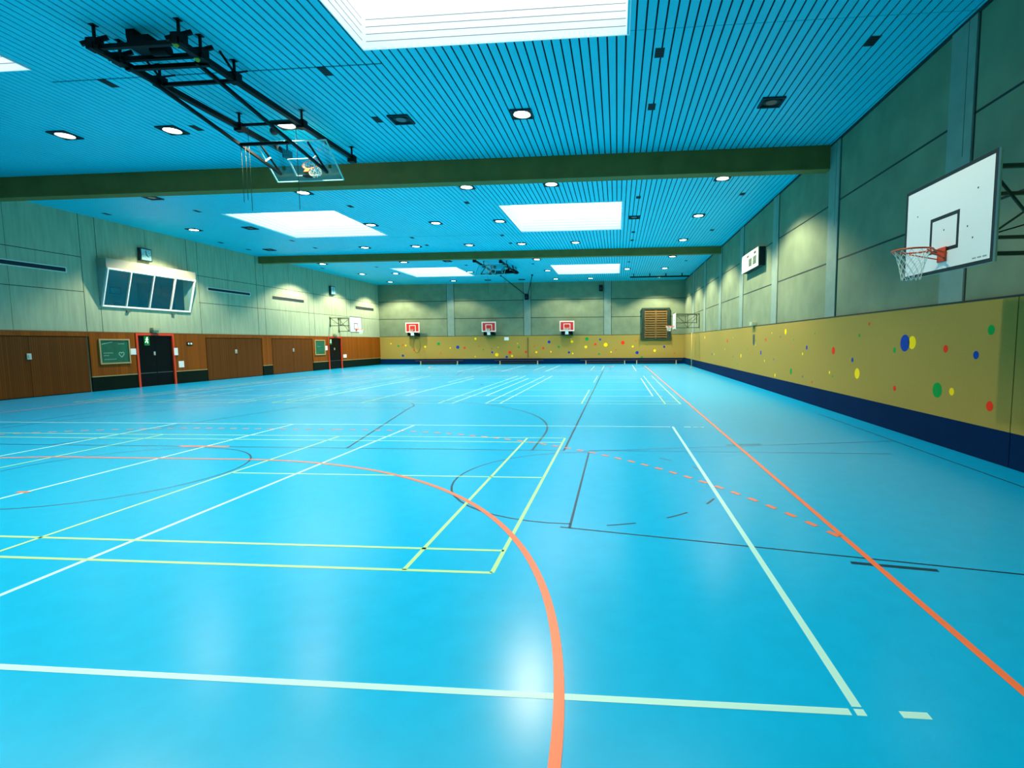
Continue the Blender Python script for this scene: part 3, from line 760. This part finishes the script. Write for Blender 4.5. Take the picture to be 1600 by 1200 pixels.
b = MB().m(mat('pale yellow pole', (206, 190, 110), .5)).tube((5.4, 38.38, 0), (5.4, 38.38, 2.55), .028)
b.tube((5.4, 38.38, 0), (5.4, 38.38, .02), .1, 16); b.tube((5.4, 38.38, 2.45), (5.82, 38.38, 2.45), .015, 8)
tag(b.build('standing_pole'), 'thin pale yellow pole standing by the right wall under the far backboard', 'pole')

# ---------------------------------------------------------------- ceiling hung folding hoop (local origin at ceiling above the unit's middle)
OY = 10.7
def L(x, y, z): return (x, y-OY, z-H)
unit = thing('folding_ceiling_hoop', 'black steel folding hoop with glass backboard hung under near ceiling', 'basketball hoop', (XC, OY, H))
t = unit
GLB = glass('backboard glass', (.78, .92, .92, 1), .13)
for s in (-1, 1):
    MB().m(BLACKM).bar(L(s*.76, 8.3, 6.88), L(s*.76, 14.15 if s > 0 else 13.6, 6.96), .1, .1).build('rail', t)
    for yy in (8.4, 8.85, 9.65, 11.75, 14.0):
        if s < 0 and yy > 13: yy = 13.5
        b = MB().m(BLACKM).bar(L(s*.76, yy, 6.9), L(s*.76, yy, H), .035, .035)
        b.box(s*.76-.05, s*.76+.05, yy-OY-.05, yy-OY+.05, -.012, 0)
        b.box(s*.76-.09, s*.76+.09, yy-OY-.08, yy-OY+.08, 6.84-H, 7.02-H)
        if yy < 9.2: b.bar(L(s*.76-.15, yy-.1, 6.9), L(s*.76+.15, yy+.1, 7.1), .06, .06); b.bar(L(s*.76-.12, yy+.1, 7.0), L(s*.76+.12, yy-.1, 6.85), .05, .05)
        if abs(yy-9.65) < .01: b.bar(L(s*.76, yy, 7.02), L(s*.76, yy-.35, H-.02), .03, .03); b.bar(L(s*.76, yy, 7.02), L(s*.76, yy+.35, H-.02), .03, .03)
        b.build('hanger', t)
for yy, zz, h_ in ((8.42, 6.9, .07), (8.84, 6.92, .07), (8.98, 6.84, .07), (9.65, 6.88, .06), (11.75, 6.98, .05)):
    MB().m(BLACKM).bar(L(-.78, yy, zz), L(.78, yy, zz), h_, h_).build('cross_bar', t)
b = MB().m(BLACKM).box(-.28, .12, 8.5-OY, 8.78-OY, 6.93-H, 7.12-H); b.box(-.34, -.18, 8.55-OY, 8.7-OY, 7.1-H, 0)
b.tube(L(.05, 8.65, 6.93), L(.35, 8.65, 6.93), .09, 14); b.build('winch', t, bevel=.01)
YR = mat('yellow roller', (150, 160, 20), .5)
for yy in (8.42, 8.86):
    MB().m(YR).tube(L(.73, yy-.06, 6.84), L(.73, yy-.075, 6.82), .045, 14).build('roller', t)
for s in (-1, 1):
    MB().m(BLACKM).bar(L(s*.62, 8.9, 6.84), L(s*.62, 12.98, 6.26), .055, .06).build('swing_arm', t)
    MB().m(BLACKM).bar(L(s*.62, 12.98, 6.27), L(s*.6, 12.2, 6.72), .035, .035).build('strut', t)
    MB().m(WHITE).tube(L(s*.61, 12.35, 6.36), L(s*.6, 12.55, 6.52), .02, 8).build('damper', t)
MB().m(BLACKM).bar(L(-.62, 11.56, 6.47), L(.62, 11.56, 6.47), .06, .06).build('lower_cross_bar', t)
MB().m(mat('red brown pulley', (92, 40, 34), .5)).ball(L(0, 11.86, 6.86), .09).build('pulley', t)
pa = Vector(L(0, 13.25, 6.15)); pb = Vector(L(0, 12.47, 6.86)); v = (pb-pa).normalized(); ex = Vector((1, 0, 0)); nn = ex.cross(v).normalized()
if nn.z < 0: nn = -nn
hb = (pb-pa).length
def Q(x, s, o=0.0): return pa+ex*x+v*s+nn*o
b = MB().m(GLB); b.face([Q(-.9, 0), Q(.9, 0), Q(.9, hb), Q(-.9, hb)])
gb = b.build('backboard', t, 'clear glass board')
EDG = mat('pale glass edge', (150, 220, 212), .3)
b = MB().m(EDG)
for p, q in ((Q(-.9, 0), Q(.9, 0)), (Q(.9, 0), Q(.9, hb)), (Q(.9, hb), Q(-.9, hb)), (Q(-.9, hb), Q(-.9, 0))): b.bar(p, q, .03, .02)
b.build('board_edge', t)
b = MB().m(WHITE)
for p, q in ((Q(-.3, .15, .004), Q(.3, .15, .004)), (Q(.3, .15, .004), Q(.3, .6, .004)), (Q(.3, .6, .004), Q(-.3, .6, .004)), (Q(-.3, .6, .004), Q(-.3, .15, .004))): b.bar(p, q, .045, .006)
b.build('target_square', t)
b = MB().m(BLACKM).bar(Q(-.09, .14, -.03), Q(.09, .14, -.03), .16, .03); b.build('mounting_plate', t)
b = MB().m(ORANGE).torus(Q(0, .25, .38), v, .225, .012, 32, 6); b.bar(Q(0, .25, 0), Q(0, .25, .16), .12, .03); rim = b.build('rim', t)
b = MB().m(NETM); net(b, Q(0, .25, .38), .215, .14, .3, axis=-v); b.build('net', rim)
for x, y, z0, z1 in ((-.66, 11.62, 6.47, 5.2), (-.56, 11.62, 6.47, 5.25), (-.6, 11.8, 6.95, 5.05), (.45, 12.0, 6.95, 5.1)):
    MB().m(GREENS).tube(L(x, y, z0), L(x, y, z1), .007, 6).build('hanging_cord', t)
dup(unit, (XC, 45.6-OY, H), PI, 'folded black ceiling hoop hung beyond the farther beam', None)

# ---------------------------------------------------------------- downlights and ceiling vents
CX = [3.44, .72, -2.22, -5.14, -8.03, -11.02, -13.95, -16.8, -19.55]
ROWS = [(1.9, [-2.22, -5.14, -8.03, -13.95], []), (7.1, [.72, -5.14, -8.03], []),  # both rows out of view, lamps added to brighten near floor and backboard
        (12.45, [-2.22, -11.02, -13.95, -8.03], [-5.14, 3.44]),
        (17.85, [3.44, -2.22, -5.14, -11.02], [-16.78]),
        (22.9, [-19.55, -11.02, -8.03, -5.14, 3.44], [-16.78, .72]),
        (28.15, [-13.95, -11.02, -8.03, -5.14, -2.22, 3.44], [-19.55]),
        (33.45, [-19.55, -13.95, -5.14, 3.44], [-11.02]),
        (38.65, [-19.45, -16.8, -11.02, -8.03, -5.14, .72, 3.44], []),
        (43.8, [-19.55, -13.95, -5.14, -2.22, 3.44], [-10.95, -8.03])]
BULB = bpy.data.materials.new('lit lamp'); BULB.use_nodes = True
bb = BULB.node_tree.nodes['Principled BSDF']; bb.inputs['Emission Color'].default_value = (1, .95, .85, 1); bb.inputs['Emission Strength'].default_value = 14
LENS = mat('unlit lamp lens', (34, 64, 70), .3)
REFL = mat('lamp reflector', (210, 215, 205), .3, metal=.5)
sd = bpy.data.lights.new('downlight', 'SPOT'); sd.energy = SPOT_W; sd.color = LAMP_COL
sd.spot_size = math.radians(128); sd.spot_blend = .35; sd.shadow_soft_size = .09
sw = sd.copy(); sw.name = 'wall_side_downlight'; sw.energy = SPOT_WALL_W
place = ['added unseen in the row behind the camera end', 'added unseen level with the near skylights', 'in the row before the near beam', 'in the row just past the near beam',
         'level with the middle skylights', 'in the row before the far beam', 'in the row just past the far beam', 'level with the far skylights', 'in the row by the back wall']
plit = poff = None
for n, (y, lit, off) in enumerate(ROWS):
    for x in lit+off:
        on = x in lit
        col = min(range(9), key=lambda i: abs(CX[i]-x))
        lab = '%s downlight %s, %s position from right wall' % ('lit' if on else 'unlit dark', place[n], ORD[col])
        src = plit if on else poff
        grp = 'square ceiling downlights'
        if src:
            c = dup(src, (x, y, H), 0, lab, grp)
            for ch in c.children:
                if ch.type == 'LIGHT': ch.data = sw if col in (0, 8) else sd
            continue
        t = thing('ceiling_downlight', lab, 'downlight', (x, y, H), 0, grp)
        b = MB().m(DARKV); R = .25
        b.box(-R, R, -R, -R+.045, -.035, .0); b.box(-R, R, R-.045, R, -.035, 0); b.box(-R, -R+.045, -R+.045, R-.045, -.035, 0); b.box(R-.045, R, -R+.045, R-.045, -.035, 0)
        b.box(-R+.045, R-.045, -R+.045, R-.045, -.006, 0); b.build('housing', t)
        b = MB().m(REFL if on else DARKV); b.tube((0, 0, -.008), (0, 0, -.034), .19, 28, .2, caps=False); b.build('reflector', t)
        b = MB().m(BULB if on else LENS); b.disc((0, 0, -.02), (0, 0, -1), .185 if on else .12); b.build('lamp_disc', t)
        if on:
            lo = bpy.data.objects.new('lamp_light', sd); COL.objects.link(lo); lo.parent = t; lo.location = (0, 0, -.14)
            plit = t
        else: poff = t
VENTS = [(x, y) for y in (10.2, 12.42, 19.85, 25.95, 28.0, 35.4) for x in (4.55, .78, -5.72, -10.36, -16.75, -20.7)]
pv = None
vrow = {10.2: 'past the near skylights', 12.42: 'in the row before the near beam', 19.85: 'just before the middle skylights', 25.95: 'just past the middle skylights', 28.0: 'just before the far beam', 35.4: 'just before the far skylights'}
vcol = {4.55: 'first', .78: 'second', -5.72: 'third', -10.36: 'fourth', -16.75: 'fifth', -20.7: 'sixth'}
for x, y in VENTS:
    if y in (12.42, 28.0) and x in (4.55,): continue
    lab = 'small dark ceiling vent %s, %s column from right' % (vrow[y], vcol[x])
    if pv: dup(pv, (x, y, H), 0, lab, 'small dark ceiling vents'); continue
    b = MB().m(DARKV).box(-.085, .085, -.16, .16, -.006, .01); b.m(BLACKM)
    for k in range(4): b.box(-.07, .07, -.13+k*.07, -.1+k*.07, -.009, -.006)
    pv = tag(b.build('ceiling_vent'), lab, 'vent', 'small dark ceiling vents'); pv.location = (x, y, H)
